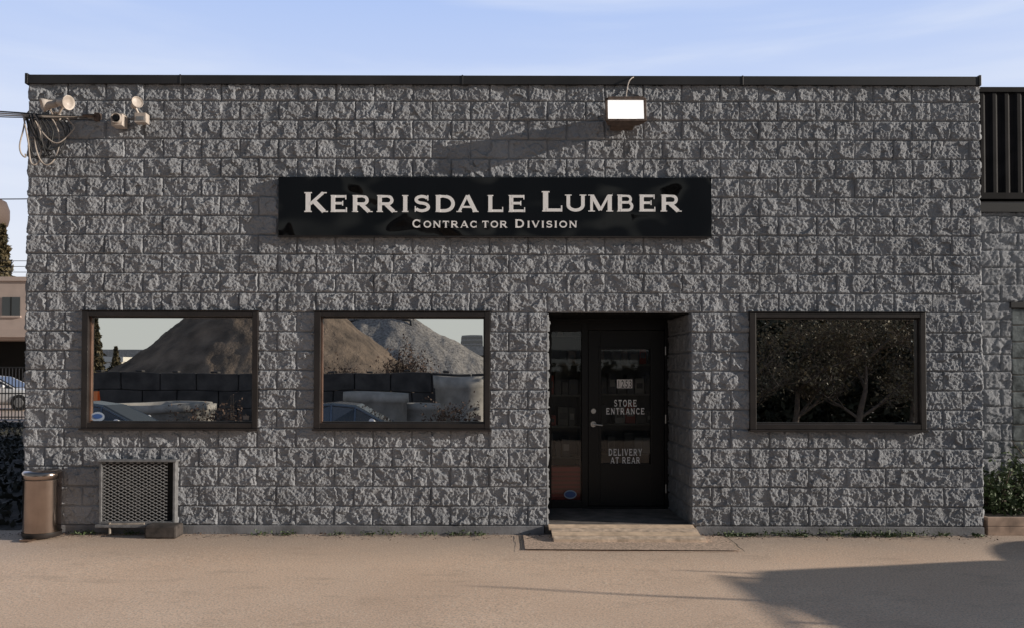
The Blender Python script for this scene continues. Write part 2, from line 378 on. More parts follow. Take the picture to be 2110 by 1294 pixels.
# ------------------------------------------------------------------ lettering (small-serif capitals drawn as strokes)
def seg_strip(pts, w):
    pts = [Vector((p[0], p[1])) for p in pts]; L = []; Rr = []
    for i, p in enumerate(pts):
        if i == 0: t = pts[1] - pts[0]
        elif i == len(pts) - 1: t = pts[-1] - pts[-2]
        else: t = (pts[i + 1] - p).normalized() + (p - pts[i - 1]).normalized()
        t.normalize(); n = Vector((-t.y, t.x)); L.append(p + n * w / 2); Rr.append(p - n * w / 2)
    return L, Rr
def arc(cx, cy, rx, ry, a0, a1, n=16):
    return [(cx + rx * math.cos(R_(a0 + (a1 - a0) * i / n)), cy + ry * math.sin(R_(a0 + (a1 - a0) * i / n))) for i in range(n + 1)]
TV, TH, SF = 0.235, 0.155, 0.06
def vbar(x, y0=0, y1=1, w=TV): return [([(x, y0), (x, y1)], w)]
def ser(x, y, o=0.17):
    yy = y + (SF / 2 if y < .5 else -SF / 2); return [([(x - o, yy), (x + o, yy)], SF)]
def glyph(c):
    g = []; h = TH / 2
    if c == 'K': w = 1.08; g += vbar(.17) + ser(.17, 0) + ser(.17, 1) + [([(.27, .40), (.86, .98)], .14), ([(.43, .56), (.90, .03)], .23)] + ser(.88, 1, .13) + ser(.93, 0, .15)
    elif c == 'E': w = .98; g += vbar(.17) + ser(.10, 0, .08) + ser(.10, 1, .08) + [([(.2, 1 - h), (.86, 1 - h)], TH), ([(.2, .52), (.68, .52)], TH), ([(.2, h), (.90, h)], TH), ([(.86, .74), (.86, 1)], SF), ([(.69, .38), (.69, .66)], SF), ([(.90, 0), (.90, .28)], SF)]
    elif c == 'L': w = .92; g += vbar(.17) + ser(.17, 1) + ser(.10, 0, .08) + [([(.2, h), (.86, h)], TH), ([(.86, 0), (.86, .30)], SF)]
    elif c == 'R': w = 1.12; g += vbar(.17) + ser(.17, 0) + ser(.10, 1, .08) + [([(.2, 1 - h), (.62, 1 - h)] + arc(.62, .70, .20, .215, 90, -90, 14) + [(.2, .485)], TH + .02), ([(.50, .46), (.92, .03)], .23)] + ser(.98, 0, .13)
    elif c == 'B': w = 1.02; g += vbar(.17) + ser(.10, 0, .08) + ser(.10, 1, .08) + [([(.2, 1 - h), (.58, 1 - h)] + arc(.58, .73, .18, .19, 90, -90, 12) + [(.2, .54)], TH), ([(.55, .53), (.62, .53)] + arc(.62, .31, .21, .225, 90, -90, 12) + [(.2, h)], TH + .01)]
    elif c == 'D': w = 1.1; g += vbar(.17) + ser(.10, 0, .08) + ser(.10, 1, .08) + [([(.2, 1 - h), (.5, 1 - h)] + arc(.5, .5, .44, .42, 90, -90, 18) + [(.2, h)], TH + .04)]
    elif c == 'I': w = .42; g += vbar(.21) + ser(.21, 0) + ser(.21, 1)
    elif c == 'U': w = 1.08; g += [([(.17, 1), (.17, .40)] + arc(.54, .40, .37, .31, 180, 360, 16) + [(.91, 1)], .19)] + ser(.17, 1) + ser(.91, 1)
    elif c == 'M': w = 1.28; g += [([(.17, 0), (.17, .97)], .14), ([(.19, .96), (.62, .08)], .21), ([(.62, .08), (1.03, .96)], .14), ([(1.09, 0), (1.09, .97)], .22)] + ser(.17, 0) + ser(1.09, 0) + ser(.12, 1, .12) + ser(1.12, 1, .12)
    elif c == 'N': w = 1.12; g += [([(.17, 0), (.17, .97)], .15), ([(.19, .95), (.94, .05)], .22), ([(.95, .03), (.95, 1)], .15)] + ser(.17, 0) + ser(.95, 1) + ser(.12, 1, .1)
    elif c == 'A': w = 1.14; g += [([(.13, .02), (.56, .98)], .14), ([(.57, .98), (1.01, .02)], .24), ([(.28, .30), (.85, .30)], .12)] + ser(.13, 0, .14) + ser(1.01, 0, .16)
    elif c == 'V': w = 1.1; g += [([(.12, .98), (.54, .03)], .23), ([(.56, .03), (.97, .98)], .14)] + ser(.12, 1, .15) + ser(.97, 1, .13)
    elif c == 'Y': w = 1.06; g += [([(.12, .98), (.53, .45)], .22), ([(.53, .45), (.94, .98)], .14), ([(.53, 0), (.53, .48)], .21)] + ser(.12, 1, .15) + ser(.94, 1, .13) + ser(.53, 0)
    elif c == 'T': w = 1.0; g += vbar(.5) + ser(.5, 0) + [([(.08, 1 - h), (.92, 1 - h)], TH), ([(.08, .70), (.08, 1)], SF), ([(.92, .70), (.92, 1)], SF)]
    elif c == 'O': w = 1.18; g += [(arc(.59, .5, .45, .42, 0, 360, 30), .19)]
    elif c == 'C': w = 1.10; g += [(arc(.57, .5, .43, .42, 38, 322, 26), .19), ([(.93, .64), (.93, .98)], SF), ([(.93, .02), (.93, .36)], SF)]
    elif c == 'S': w = .92; g += [(arc(.46, .725, .30, .195, 25, 270, 14)[:-1] + arc(.46, .30, .33, .22, 90, -155, 16)[1:], .18), ([(.76, .68), (.76, .99)], SF), ([(.12, .01), (.12, .34)], SF)]
    else: w = .5
    return w, g
def text_mesh(items, y, depth, name, m, parent, wt=.95):
    """items: (char, u0, u1, vtop, vbottom) at plane y"""
    b = MB(); k = 0
    for c, ua, ub, vt, vb in items:
        w, g = glyph(c); pa = W(ua, vb, y); pb = W(ub, vt, y); sx = (pb.x - pa.x) / w; sz = (pb.z - pa.z)
        for pts, th in g:
            L, Rr = seg_strip(pts, th * wt); k += 1; yy = y - depth - (k % 9) * 0.0004
            n = len(L); vs = []
            for q in (L, Rr):
                for p in q: vs.append((pa.x + p.x * sx, yy, pa.z + p.y * sz))
            for q in (L, Rr):
                for p in q: vs.append((pa.x + p.x * sx, y, pa.z + p.y * sz))
            fs = [(i, i + 1, n + i + 1, n + i) for i in range(n - 1)]
            fs += [(i, i + 1, 2 * n + i + 1, 2 * n + i) for i in range(n - 1)] + [(n + i, n + i + 1, 3 * n + i + 1, 3 * n + i) for i in range(n - 1)]
            fs += [(0, n, 3 * n, 2 * n), (n - 1, 2 * n - 1, 4 * n - 1, 3 * n - 1)]
            b.add(vs, fs)
    return b.build(name, m, parent)
def spread(word, ua, ub, vt, vb, gap=.10):
    ws = [glyph(c)[0] if c != ' ' else .45 for c in word]; tot = sum(ws) + gap * (len(word) - 1); k = (ub - ua) / tot; out = []; x = ua
    for c, w in zip(word, ws):
        if c != ' ': out.append((c, x, x + w * k, vt, vb))
        x += (w + gap) * k
    return out
sy = -0.085
sgn = empty("store_sign", (W(1020, 426, sy)))
p0 = W(573, 486, sy); p1 = W(1466, 367, sy)
box("sign_panel", p0.x, p1.x, sy, -0.03, p0.z, p1.z, M_gloss, sgn, 0.003)
b = MB()
b.box(p0.x - .004, p1.x + .004, sy - .002, -0.03, p0.z - .012, p0.z - .001); b.build("sign_bottom_trim", M_bronze, sgn)
it = [('K', 627, 676, 397, 438)] + [(c, a, d, 403, 438) for c, a, d in (('E', 680, 717), ('R', 725, 768), ('R', 776, 819), ('I', 827, 843), ('S', 851, 888), ('D', 896, 940), ('A', 941, 985), ('L', 1004, 1038), ('E', 1047, 1084))]
it += [('L', 1116, 1160, 395, 437)] + [(c, a, d, 402, 437) for c, a, d in (('U', 1164, 1208), ('M', 1212, 1264), ('B', 1271, 1309), ('E', 1316, 1352), ('R', 1361, 1405))]
text_mesh(it, sy - .001, 0.004, "sign_name_lettering", M_white, sgn)
it = [('C', 849, 868, 453, 470)] + spread("ONTRAC", 872, 984, 456, 470, .22) + spread("TOR", 993, 1046, 456, 470, .2) + [('D', 1061, 1081, 453, 470)] + spread("IVISION", 1086, 1189, 456, 470, .24)
text_mesh(it, sy - .001, 0.003, "sign_division_lettering", M_white, sgn)
yl = DY - .024
it = spread("STORE", 1265, 1312, 823, 837, .26) + spread("ENTRANCE", 1249, 1328, 840, 853, .26) + spread("DELIVERY", 1254, 1323, 924, 938, .26) + spread("AT REAR", 1258, 1319, 941, 954, .26)
text_mesh(it, yl, 0.0008, "door_lettering", M_grey_vinyl, bld, .92)
pa = W(1271, 799, yl); pb = W(1303, 781, yl); dw = (pb.x - pa.x) / 4
b = MB()
for i in range(4): b.box(pa.x + i * dw + .001, pa.x + (i + 1) * dw - .001, yl - .002, yl, pa.z, pb.z)
b.build("number_plates", M_white, bld)
for i, ch in enumerate("1253"):
    c = bpy.data.curves.new("number_digit", 'FONT'); c.body = ch; c.size = 0.122; c.align_x = 'CENTER'; c.offset = 0.0008; c.materials.append(M_black)
    o = bpy.data.objects.new("number_digit", c); o.rotation_euler = (R_(90), 0, 0); o.location = (pa.x + (i + .5) * dw, yl - .004, pa.z + .008)
    o.scale = (0.55, 1, 1); link(o, bld)

# ------------------------------------------------------------------ flood light
fl = empty("flood_light", W(1289, 228, -0.2))
c = W(1289, 228, -0.34)
b = MB(); hw, hh = 0.205, 0.125
t = R_(-8)
def tl(x, y, z):
    return (c.x + x, c.y + y * math.cos(t) - z * math.sin(t), c.z + y * math.sin(t) + z * math.cos(t))
def tbox(b, x0, x1, y0, y1, z0, z1, mi=0, tp=1.0):
    vs = [tl(x0, y0, z0), tl(x1, y0, z0), tl(x1 * tp, y1, z0 * tp), tl(x0 * tp, y1, z0 * tp), tl(x0, y0, z1), tl(x1, y0, z1), tl(x1 * tp, y1, z1 * tp), tl(x0 * tp, y1, z1 * tp)]
    b.add(vs, [(0, 3, 2, 1), (4, 5, 6, 7), (0, 1, 5, 4), (1, 2, 6, 5), (2, 3, 7, 6), (3, 0, 4, 7)], mi)
tbox(b, -hw, hw, 0.0, 0.16, -hh, hh, 0, .78)
f = .022
tbox(b, -hw - .004, -hw + f, -.03, .0, -hh, hh); tbox(b, hw - f, hw + .004, -.03, .0, -hh, hh); tbox(b, -hw + f, hw - f, -.045, .0, hh - f, hh + .004); tbox(b, -hw + f, hw - f, -.03, .0, -hh - .004, -hh + f)
tbox(b, -.12, .12, 0.16, .30, -.09, .09)
b.box(c.x - .07, c.x + .07, -0.07, -.02, c.z - .08, c.z + .08)
b.build("lamp_housing", M_rust, fl, .004)
b = MB(); tbox(b, -hw + f, hw - f, -.012, -.004, -hh + f, hh - f); b.build("lamp_lens_panel", M_lampface, fl)
tube("lamp_wire", [W(1289, 205, -.28), W(1291, 190, -.2), W(1293, 175, -.12), W(1299, 161, -.08), W(1310, 158, -.03), W(1325, 160, .05)], .007, M_cable2, fl)
# ------------------------------------------------------------------ twin security lights, camera, sensor
def bell(b, p, d, s=1.0, mi=0):
    s *= .92
    b.lathe(p, d, [(0.001, -.10 * s), (.03 * s, -.10 * s), (.042 * s, -.07 * s), (.05 * s, -.01 * s), (.068 * s, .04 * s), (.078 * s, .075 * s), (.074 * s, .078 * s), (.06 * s, .06 * s), (.001, .05 * s)], 22, mi)
sl = empty("security_light", W(115, 225, -.1))
b = MB(); bell(b, W(101, 216, -.18), (-.75, -.5, -.25)); bell(b, W(132, 212, -.20), (.80, -.4, -.15), 1.05)
q = W(116, 240, -.05); b.cyl((q.x, -.02, q.z), (q.x, -.07, q.z), .045, .04, 18)
b.cyl((q.x - .02, -.06, q.z), W(101, 222, -.12), .012); b.cyl((q.x + .02, -.06, q.z), W(130, 220, -.12), .012)
b.build("twin_lamp_heads", M_cream, sl)
sc = empty("security_camera", W(243, 245, -.1))
b = MB(); p = W(243, 246, -.16)
b.box(p.x - .06, p.x + .058, -.19, -.05, p.z - .075, p.z + .05); b.lathe((p.x, -.19, p.z - .005), (0, -1, 0), [(.055, 0), (.055, .03), (.045, .035), (.04, .01), (.001, .01)], 24)
b.box(p.x - .04, p.x + .04, -.05, .0, p.z - .02, p.z + .02); b.build("camera_housing", M_cream, sc, .012)
b = MB(); b.cyl((p.x, -.235, p.z - .005), (p.x, -.2, p.z - .005), .028, .034, 20); b.build("camera_lens", M_black, sc)
b = MB(); b.box(p.x - .055, p.x + .055, -.16, -.04, p.z + .053, p.z + .068); b.build("camera_hood", M_alu, sc, .004)
se = empty("motion_sensor", W(288, 235, -.1))
b = MB(); bell(b, W(279, 215, -.17), (.55, -.6, .1), .85); p = W(292, 245, -.12)
b.box(p.x - .06, p.x + .058, -.16, -.06, p.z - .05, p.z + .05); b.box(p.x - .03, p.x + .03, -.06, 0, p.z - .02, p.z + .02)
b.cyl((p.x - .04, -.08, p.z + .04), W(279, 222, -.12), .012); b.build("sensor_head", M_cream, se, .008)
b = MB(); b.box(p.x - .04, p.x + .04, -.166, -.158, p.z - .03, p.z + .01); b.build("sensor_lens", M_alu, se)
# ------------------------------------------------------------------ cable bundle
cb = empty("cable_bundle", W(110, 240, -.1)); rr = random.Random(11)
pL = W(-330, 215, -.6)
for i, (m, r) in enumerate(((M_cable, .008), (M_cable2, .007), (M_cable2, .007), (M_cable, .006))):
    tube("service_cable", [pL + Vector((0, 0, i * .01)), W(-100, 224 + i * 3, -.3), W(0, 231 + i * 4, -.12), W(45, 233 + i * 3, -.09 - .01 * i), W(90, 239 + i * 2, -.08), W(150, 240 + i, -.07), W(204, 242, -.06)], r, m, cb)
for i, (a, d, lo) in enumerate(((50, 95, 318), (62, 118, 330), (55, 140, 300), (70, 150, 285), (66, 104, 300), (48, 80, 330), (74, 130, 318))):
    m = [M_cable, M_cable2, M_cable, M_cable2][i % 4]
    tube("cable_loop", [W(a, 236, -.09), W(a + rr.uniform(2, 20), 258, -.11 - .01 * i), W(a + rr.uniform(0, 14), lo - 30, -.13), W((a + d) / 2 - 4, lo + 12, -.13), W((a + d) / 2 + 16, lo + 12, -.12), W(d + 8, lo - 24, -.10), W(d + 4, 262, -.08), W(d - 15, 241, -.07)], rr.uniform(.006, .009), m, cb)
tube("cable_tail", [W(52, 238, -.1), W(50, 268, -.14), W(38, 295, -.15), W(42, 322, -.14), W(56, 328, -.13), W(52, 318, -.13)], .008, M_cable2, cb)
tube("cable_tail", [W(60, 238, -.1), W(68, 268, -.13), W(95, 312, -.12), W(120, 320, -.1), W(75, 325, -.1), W(68, 322, -.1)], .008, M_cable, cb)
b = MB(); p = W(202, 242, -.05); b.box(p.x - .03, p.x + .02, -.08, -.01, p.z - .045, p.z + .04); b.cyl((p.x - .02, -.1, p.z), (p.x - .14, -.09, p.z + .005), .018, .012, 10); b.build("cable_anchor", M_rust, cb, .008)
up = empty("utility_pole", (-11, -1.4, 0)); b = MB(); b.cyl((-11, -1.4, -.2), (-11, -1.4, 7.5), .16, .12, 14); b.box(-11.9, -10.1, -1.46, -1.34, 6.7, 6.82)
b.build("pole_and_crossarm", M_bark, up)
tube("pole_cable", [pL, (-9, -1.0, 4.75), (-11, -1.4, 5.2)], .014, M_cable, up)

# ------------------------------------------------------------------ air conditioner
ac = empty("air_conditioner", W(285, 1012, -.05))
a0 = W(205, 1078, -.09); a1 = W(363, 951, -.09); yA = -.11
b = MB(); t_ = .026
b.box(a0.x, a0.x + t_, yA, -.02, a0.z, a1.z); b.box(a1.x - t_, a1.x, yA, -.02, a0.z, a1.z); b.box(a0.x - .015, a1.x + .015, yA - .02, -.02, a1.z + .001, a1.z + .022)
b.box(a0.x + t_, a1.x - t_, yA, -.02, a0.z, a0.z + t_); b.box(a0.x - .02, a1.x + .02, yA - .05, -.02, a0.z - .03, a0.z - .002)
b.build("metal_frame", mat("painted_angle_iron", (.17, .17, .175), .6, scale=20, var=.3), ac, .004)
box("case_back", a0.x + t_, a1.x - t_, -.045, -.036, a0.z + t_, a1.z, M_dark, ac)
b = MB(); cx_ = (a0.x + a1.x) / 2 - .02; cz_ = (a0.z + a1.z) / 2
for r in (.05, .10, .15, .20, .24): b.lathe((cx_, -.058, cz_), (0, -1, 0), [(r - .002, 0), (r, .003), (r + .002, 0)], 36)
for i in range(3):
    t = 2 * math.pi * i / 3; b.add([(cx_ + .03 * math.cos(t), -.05, cz_ + .03 * math.sin(t)), (cx_ + .2 * math.cos(t), -.05, cz_ + .2 * math.sin(t)), (cx_ + .2 * math.cos(t + .8), -.056, cz_ + .2 * math.sin(t + .8)), (cx_ + .06 * math.cos(t + .8), -.056, cz_ + .06 * math.sin(t + .8))], [(0, 1, 2, 3)])
b.cyl((cx_, -.065, cz_), (cx_, -.045, cz_), .045, .045, 20); b.build("fan", mat("dusty_fan", (.05, .05, .05), .7), ac)
b = MB(); gx0, gx1, gz0, gz1 = a0.x + t_, a1.x - t_ - .06, a0.z + t_, a1.z; sl_ = 0.5
Wg = gx1 - gx0; Hg = gz1 - gz0; step = 0.036
def clipline(c, s):
    pts = []
    for x in (0, Wg):
        z = c + s * x
        if 0 <= z <= Hg: pts.append((x, z))
    for z in (0, Hg):
        x = (z - c) / s
        if 0 < x < Wg: pts.append((x, z))
    return pts[:2] if len(pts) >= 2 else None
for s_, yo in ((sl_, 0), (-sl_, .003)):
    cc = -Wg * sl_ if s_ > 0 else 0
    top = Hg if s_ > 0 else Hg + Wg * sl_
    while cc < top:
        q = clipline(cc, s_)
        if q: b.cyl((gx0 + q[0][0], yA + .012 + yo, gz0 + q[0][1]), (gx0 + q[1][0], yA + .012 + yo, gz0 + q[1][1]), .0038, None, 4, 0, False)
        cc += step
b.build("expanded_mesh_grille", mat("galvanised_mesh", (.34, .34, .34), .6, .2), ac)
q0 = W(303, 1103, -.22); q1 = W(369, 1074, -.22); box("support_block", q0.x, q1.x, -.3, -.08, 0, q1.z - .03, mat("dark_block", (.06, .05, .045), .8, scale=12, var=.5, bump=.003, bscale=30), ac, .02)
b = MB(); q = W(226, 1080, -.14); b.cyl((q.x, -.14, .0), (q.x, -.14, q.z + .02), .014, None, 12); b.cyl((q.x, -.14, q.z), (q.x + .35, -.12, q.z + .005), .014, None, 12); b.build("drain_pipe", mat("dirty_pipe", (.28, .24, .20), .6, scale=10, var=.4), ac)

# ------------------------------------------------------------------ pedal bin
tb = empty("trash_can", (W(89, 1030, -.22).x, -.24, 0)); px, py = W(89, 1030, -.22).x, -.24; zt_ = W(89, 968, -.24).z
b = MB(); b.lathe((px, py, 0.025), (0, 0, 1), [(.001, 0), (.178, 0), (.186, .01), (.186, .04)], 40, 1)
b.lathe((px, py, .066), (0, 0, 1), [(.180, 0), (.180, zt_ - .15)], 40, 0)
b.lathe((px, py, zt_ - .085), (0, 0, 1), [(.180, 0), (.188, .005), (.190, .04), (.188, .07), (.17, .085), (.001, .088)], 40, 0)
b.lathe((px, py, zt_ - .088), (0, 0, 1), [(.19, 0), (.191, .006)], 40, 1)
b.lathe((px, py, 0.02), (0, 0, 1), [(.18, 0), (.187, .022), (.187, .05)], 40, 1)
b.box(px - .09, px + .03, py - .26, py - .15, .012, .03, 0); b.build("bin_body", [M_chrome, M_bronze], tb)

# ------------------------------------------------------------------ entry ramp
rp = empty("entry_ramp", (W(1284, 1100, -.2).x, -.2, 0)); b = MB(); ra, rb = W(1133, 1080, 0).x, W(1428, 1080, 0).x
n = 4; L = .46; rr = random.Random(2)
for i in range(n):
    ya_ = -.02 - L * i / n; yb_ = -.02 - L * (i + 1) / n + .016; za = FZ + .004 - .064 * i / n + rr.uniform(-.003, .003); zb_ = FZ + .004 - .064 * (i + 1) / n + rr.uniform(-.003, .003); j1 = rr.uniform(-.02, .012); j2 = rr.uniform(-.012, .02)
    b.add([(ra + j1, ya_, za), (rb + j2, ya_, za), (rb + j2, yb_, zb_), (ra + j1, yb_, zb_), (ra + j1, ya_, za - .03), (rb + j2, ya_, za - .03), (rb + j2, yb_, zb_ - .03), (ra + j1, yb_, zb_ - .03)],
          [(0, 1, 2, 3), (4, 5, 6, 7), (0, 1, 5, 4), (1, 2, 6, 5), (2, 3, 7, 6), (3, 0, 4, 7)], i % 2)
b.build("planks", [M_wood, mat("weathered_wood_grey", (.64, .50, .38), .85, scale=14, var=.35, bump=.003, bscale=35)], rp)
b = MB()
for x in (ra + .03, (ra + rb) / 2, rb - .07):
    b.add([(x, -.02, 0), (x + .04, -.02, 0), (x + .04, -.43, 0), (x, -.43, 0), (x, -.02, FZ - .034), (x + .04, -.02, FZ - .034), (x + .04, -.43, .008), (x, -.43, .008)], [(0, 1, 5, 4), (1, 2, 6, 5), (2, 3, 7, 6), (3, 0, 4, 7)])
b.build("stringers", M_bark, rp)

# ------------------------------------------------------------------ ground
def gz(x, y):
    return -0.58 * ss(0, 1, (-(y) - 9.6) / 2.6)
gx = np.concatenate([np.linspace(-1500, -60, 14), np.linspace(-50, -12, 20), np.arange(-11, 14, .25), np.linspace(14.5, 60, 20), np.linspace(80, 1500, 14)])
gy = np.concatenate([np.linspace(-1500, -60, 14), np.linspace(-50, -15, 18), np.arange(-14.5, 3, .15), np.linspace(4, 60, 20), np.linspace(90, 1500, 12)])
GX, GY = np.meshgrid(gx, gy); GZ = gz(GX, GY) + np.where((GY > -14) & (GY < -.45) & (abs(GX) < 12), (fbm(GX * .8 + 50, GY * .8 + 50, 4, 2) - .5) * .016, 0)
b = MB(); ny, nx = GX.shape; idx = np.arange(ny * nx).reshape(ny, nx)
b.v = list(map(tuple, np.stack([GX, GY, GZ], -1).reshape(-1, 3))); b.f = list(map(tuple, np.stack([idx[:-1, :-1], idx[:-1, 1:], idx[1:, 1:], idx[1:, :-1]], -1).reshape(-1, 4))); b.m = [0] * len(b.f); b.sm = [True] * len(b.f)
def asphalt():
    m = bpy.data.materials.new("worn_asphalt"); m.use_nodes = True; nt = m.node_tree; P = nt.nodes["Principled BSDF"]; N = nt.nodes.new; K = nt.links.new
    P.inputs["Roughness"].default_value = .95; P.inputs["Specular IOR Level"].default_value = .3
    tc = N("ShaderNodeTexCoord"); sp = N("ShaderNodeSeparateXYZ"); K(tc.outputs["Object"], sp.inputs[0])
    def noise(sc, det=5, ro=.5, st=None):
        n = N("ShaderNodeTexNoise"); n.inputs["Scale"].default_value = sc; n.inputs["Detail"].default_value = det; n.inputs["Roughness"].default_value = ro
        if st:
            mp = N("ShaderNodeMapping"); mp.inputs["Scale"].default_value = st; K(tc.outputs["Object"], mp.inputs[0]); K(mp.outputs[0], n.inputs["Vector"])
        else: K(tc.outputs["Object"], n.inputs["Vector"])
        return n
    def mix(f, a, c, mode='MIX'):
        x = N("ShaderNodeMix"); x.data_type = 'RGBA'; x.blend_type = mode
        for s, v in ((0, f), (6, a), (7, c)):
            if hasattr(v, 'links'): K(v, x.inputs[s])
            else: x.inputs[s].default_value = v
        return x.outputs[2]
    def mr(v, a, c, d=0, e=1):
        x = N("ShaderNodeMapRange"); x.inputs[1].default_value = a; x.inputs[2].default_value = c; x.inputs[3].default_value = d; x.inputs[4].default_value = e; x.clamp = True; K(v, x.inputs[0]); return x.outputs[0]
    big = noise(.55, 5, .6); col = mix(mr(big.outputs["Fac"], .32, .66), (.84, .60, .43, 1), (.98, .73, .54, 1))
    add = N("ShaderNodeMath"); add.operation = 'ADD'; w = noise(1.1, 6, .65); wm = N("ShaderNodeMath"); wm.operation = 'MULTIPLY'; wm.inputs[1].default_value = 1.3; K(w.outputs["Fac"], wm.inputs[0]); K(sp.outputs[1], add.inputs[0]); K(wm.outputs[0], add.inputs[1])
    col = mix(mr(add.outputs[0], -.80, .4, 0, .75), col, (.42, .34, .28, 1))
    st = noise(1.5, 8, .7, (1, 2.2, 1)); col = mix(mr(st.outputs["Fac"], .54, .70, 0, .45), col, (.50, .35, .25, 1))
    fn = noise(62, 4, .8); col = mix(mr(fn.outputs["Fac"], .34, .54, .65, 0), col, (.25, .18, .13, 1))
    fn2 = noise(46, 3, .8); col = mix(mr(fn2.outputs["Fac"], .57, .66, 0, .7), col, (1.0, .90, .78, 1))
    col = mix(mr(sp.outputs[1], -9.3, -11, 0, 1), col, (.11, .09, .075, 1))      # bare yard opposite
    K(col, P.inputs["Base Color"])
    bp = N("ShaderNodeBump"); bp.inputs["Distance"].default_value = .002; bn = noise(60, 6, .75); K(bn.outputs["Fac"], bp.inputs["Height"]); K(bp.outputs["Normal"], P.inputs["Normal"])
    return m
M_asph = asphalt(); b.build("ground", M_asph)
b = MB(); rr = random.Random(5)
def gpt(u, v):
    d = cr * ((u - 1055) / FPX + SX) + cu * ((647 - v) / FPX + SY) + fw; t = -CAMP.z / d.z; return CAMP + d * t
def crack(pts, w):
    P_ = []
    for a, c in zip(pts[:-1], pts[1:]):
        n = max(2, int((c - a).length / .08))
        for i in range(n): P_.append(a.lerp(c, i / n) + Vector((rr.uniform(-.008, .008), rr.uniform(-.008, .008), 0)))
    P_.append(pts[-1]); vs = []
    for i, p in enumerate(P_):
        t = (P_[min(i + 1, len(P_) - 1)] - P_[max(i - 1, 0)]).normalized(); n = Vector((-t.y, t.x, 0)); ww = w * rr.uniform(.3, 1.2)
        vs += [(p.x + n.x * ww, p.y + n.y * ww, .016), (p.x - n.x * ww, p.y - n.y * ww, .016)]
    b.add(vs, [(2 * i, 2 * i + 1, 2 * i + 3, 2 * i + 2) for i in range(len(P_) - 1)])
crack([gpt(1070, 1104), gpt(1076, 1136)], .006); crack([gpt(1076, 1134), gpt(1300, 1136), gpt(1535, 1139)], .004); crack([gpt(1535, 1139), gpt(1495, 1106)], .006)
b.build("pavement_cracks", mat("crack_dirt", (.12, .10, .08), .95))
b = MB(); q = [gpt(1078, 1104), gpt(1082, 1133), gpt(1525, 1136), gpt(1490, 1106)]
b.add([(p.x, p.y, .0125) for p in q], [(0, 1, 2, 3)]); b.build("pavement_patch", mat("patched_asphalt", (.56, .42, .32), .9, scale=50, var=.5, bump=.002, bscale=60))

def leaf_mass(b, fn, n, s, seed, mi=0, up=0.0):
    r = random.Random(seed)
    for _ in range(n):
        p = Vector(fn(r)); a = Vector((r.gauss(0, 1), r.gauss(0, 1), r.gauss(0, 1) + up)).normalized(); c = a.orthogonal().normalized(); d = a.cross(c); k = s * r.uniform(.5, 1.3); w = k * r.uniform(.4, .7)
        t = r.uniform(0, 6.28); c2 = c * math.cos(t) + d * math.sin(t); d2 = a.cross(c2)
        b.add([p - c2 * k, p - d2 * w, p + c2 * k, p + d2 * w], [(0, 1, 2, 3)], mi)
b = MB()
clumps = [(random.uniform(2.4, 5.2), random.uniform(.02, .12)) for _ in range(26)] + [(random.uniform(-4.4, .6), random.uniform(.02, .07)) for _ in range(12)]
def wd(r):
    x, k = r.choice(clumps); return (x + r.gauss(0, k), -.06 - abs(r.gauss(0, .05)), .012 + abs(r.gauss(0, .3)) * k)
leaf_mass(b, wd, 2200, .014, 3); b.build("weeds", M_leafg)
b = MB(); leaf_mass(b, lambda r: (r.uniform(-5.2, 5.3), -.05 - abs(r.gauss(0, .16)), .018), 1400, .012, 9, 0, 3); b.build("fallen_leaves", M_dry)

# ------------------------------------------------------------------ trees
def make_tree(name, loc, H, seed, nleaf, leafsz, leafmat, bark=M_bark, spread=.55, levels=4, trunk=.12):
    r = random.Random(seed); b = MB(); tips = []
    def br(p, d, L, rad, lv):
        segs = 3; pts = [p]
        for i in range(segs):
            d = (d + Vector((r.gauss(0, .14), r.gauss(0, .14), r.gauss(0, .10) + .04))).normalized(); q = p + d * L / segs
            b.cyl(p, q, rad * (1 - .22 * i), rad * (1 - .22 * (i + 1)), 6 if lv < 2 else 3, 0, False); p = q; pts.append(p)
        if lv >= 2: tips.extend(pts[1:])
        if lv < levels:
            for i in range(4):
                o = pts[1 + (i % 3)]
                a = r.uniform(0, 6.28); nd = (d * (1 - spread) + Vector((math.cos(a), math.sin(a), r.uniform(-.1, .5))) * spread * 1.3).normalized()
                br(o, nd, L * r.uniform(.55, .78), max(rad * .5, .006), lv + 1)
    br(Vector(loc), Vector((0, 0, 1)), H * .42, trunk, 0)
    if nleaf:
        leaf_mass(b, lambda q: tuple(q.choice(tips) + Vector((q.gauss(0, .16), q.gauss(0, .16), q.gauss(0, .14)))), nleaf, leafsz, seed + 1, 1)
    return b.build(name, [bark, leafmat])
GB = -0.58
for i, (x, y, h) in enumerate(((7.8, -16.8, 5.6), (9.6, -17.6, 6.2), (11.2, -16.4, 6.2), (13.0, -17.2, 6.4), (15.2, -16.8, 6.5))):
    make_tree("bare_tree", (x, y, GB), h, 20 + i, 3600, .05, M_leaf, levels=5, trunk=.11)
b = MB()
leaf_mass(b, lambda r: (r.uniform(6.4, 18), -19.8 - abs(r.gauss(0, .8)), GB + 5.8 * r.random() ** .9 * (0.85 + .15 * math.sin(r.random() * 9))), 26000, .17, 77); b.build("hedge", mat("dark_hedge", (.026, .028, .013), .8, scale=2, var=.5))
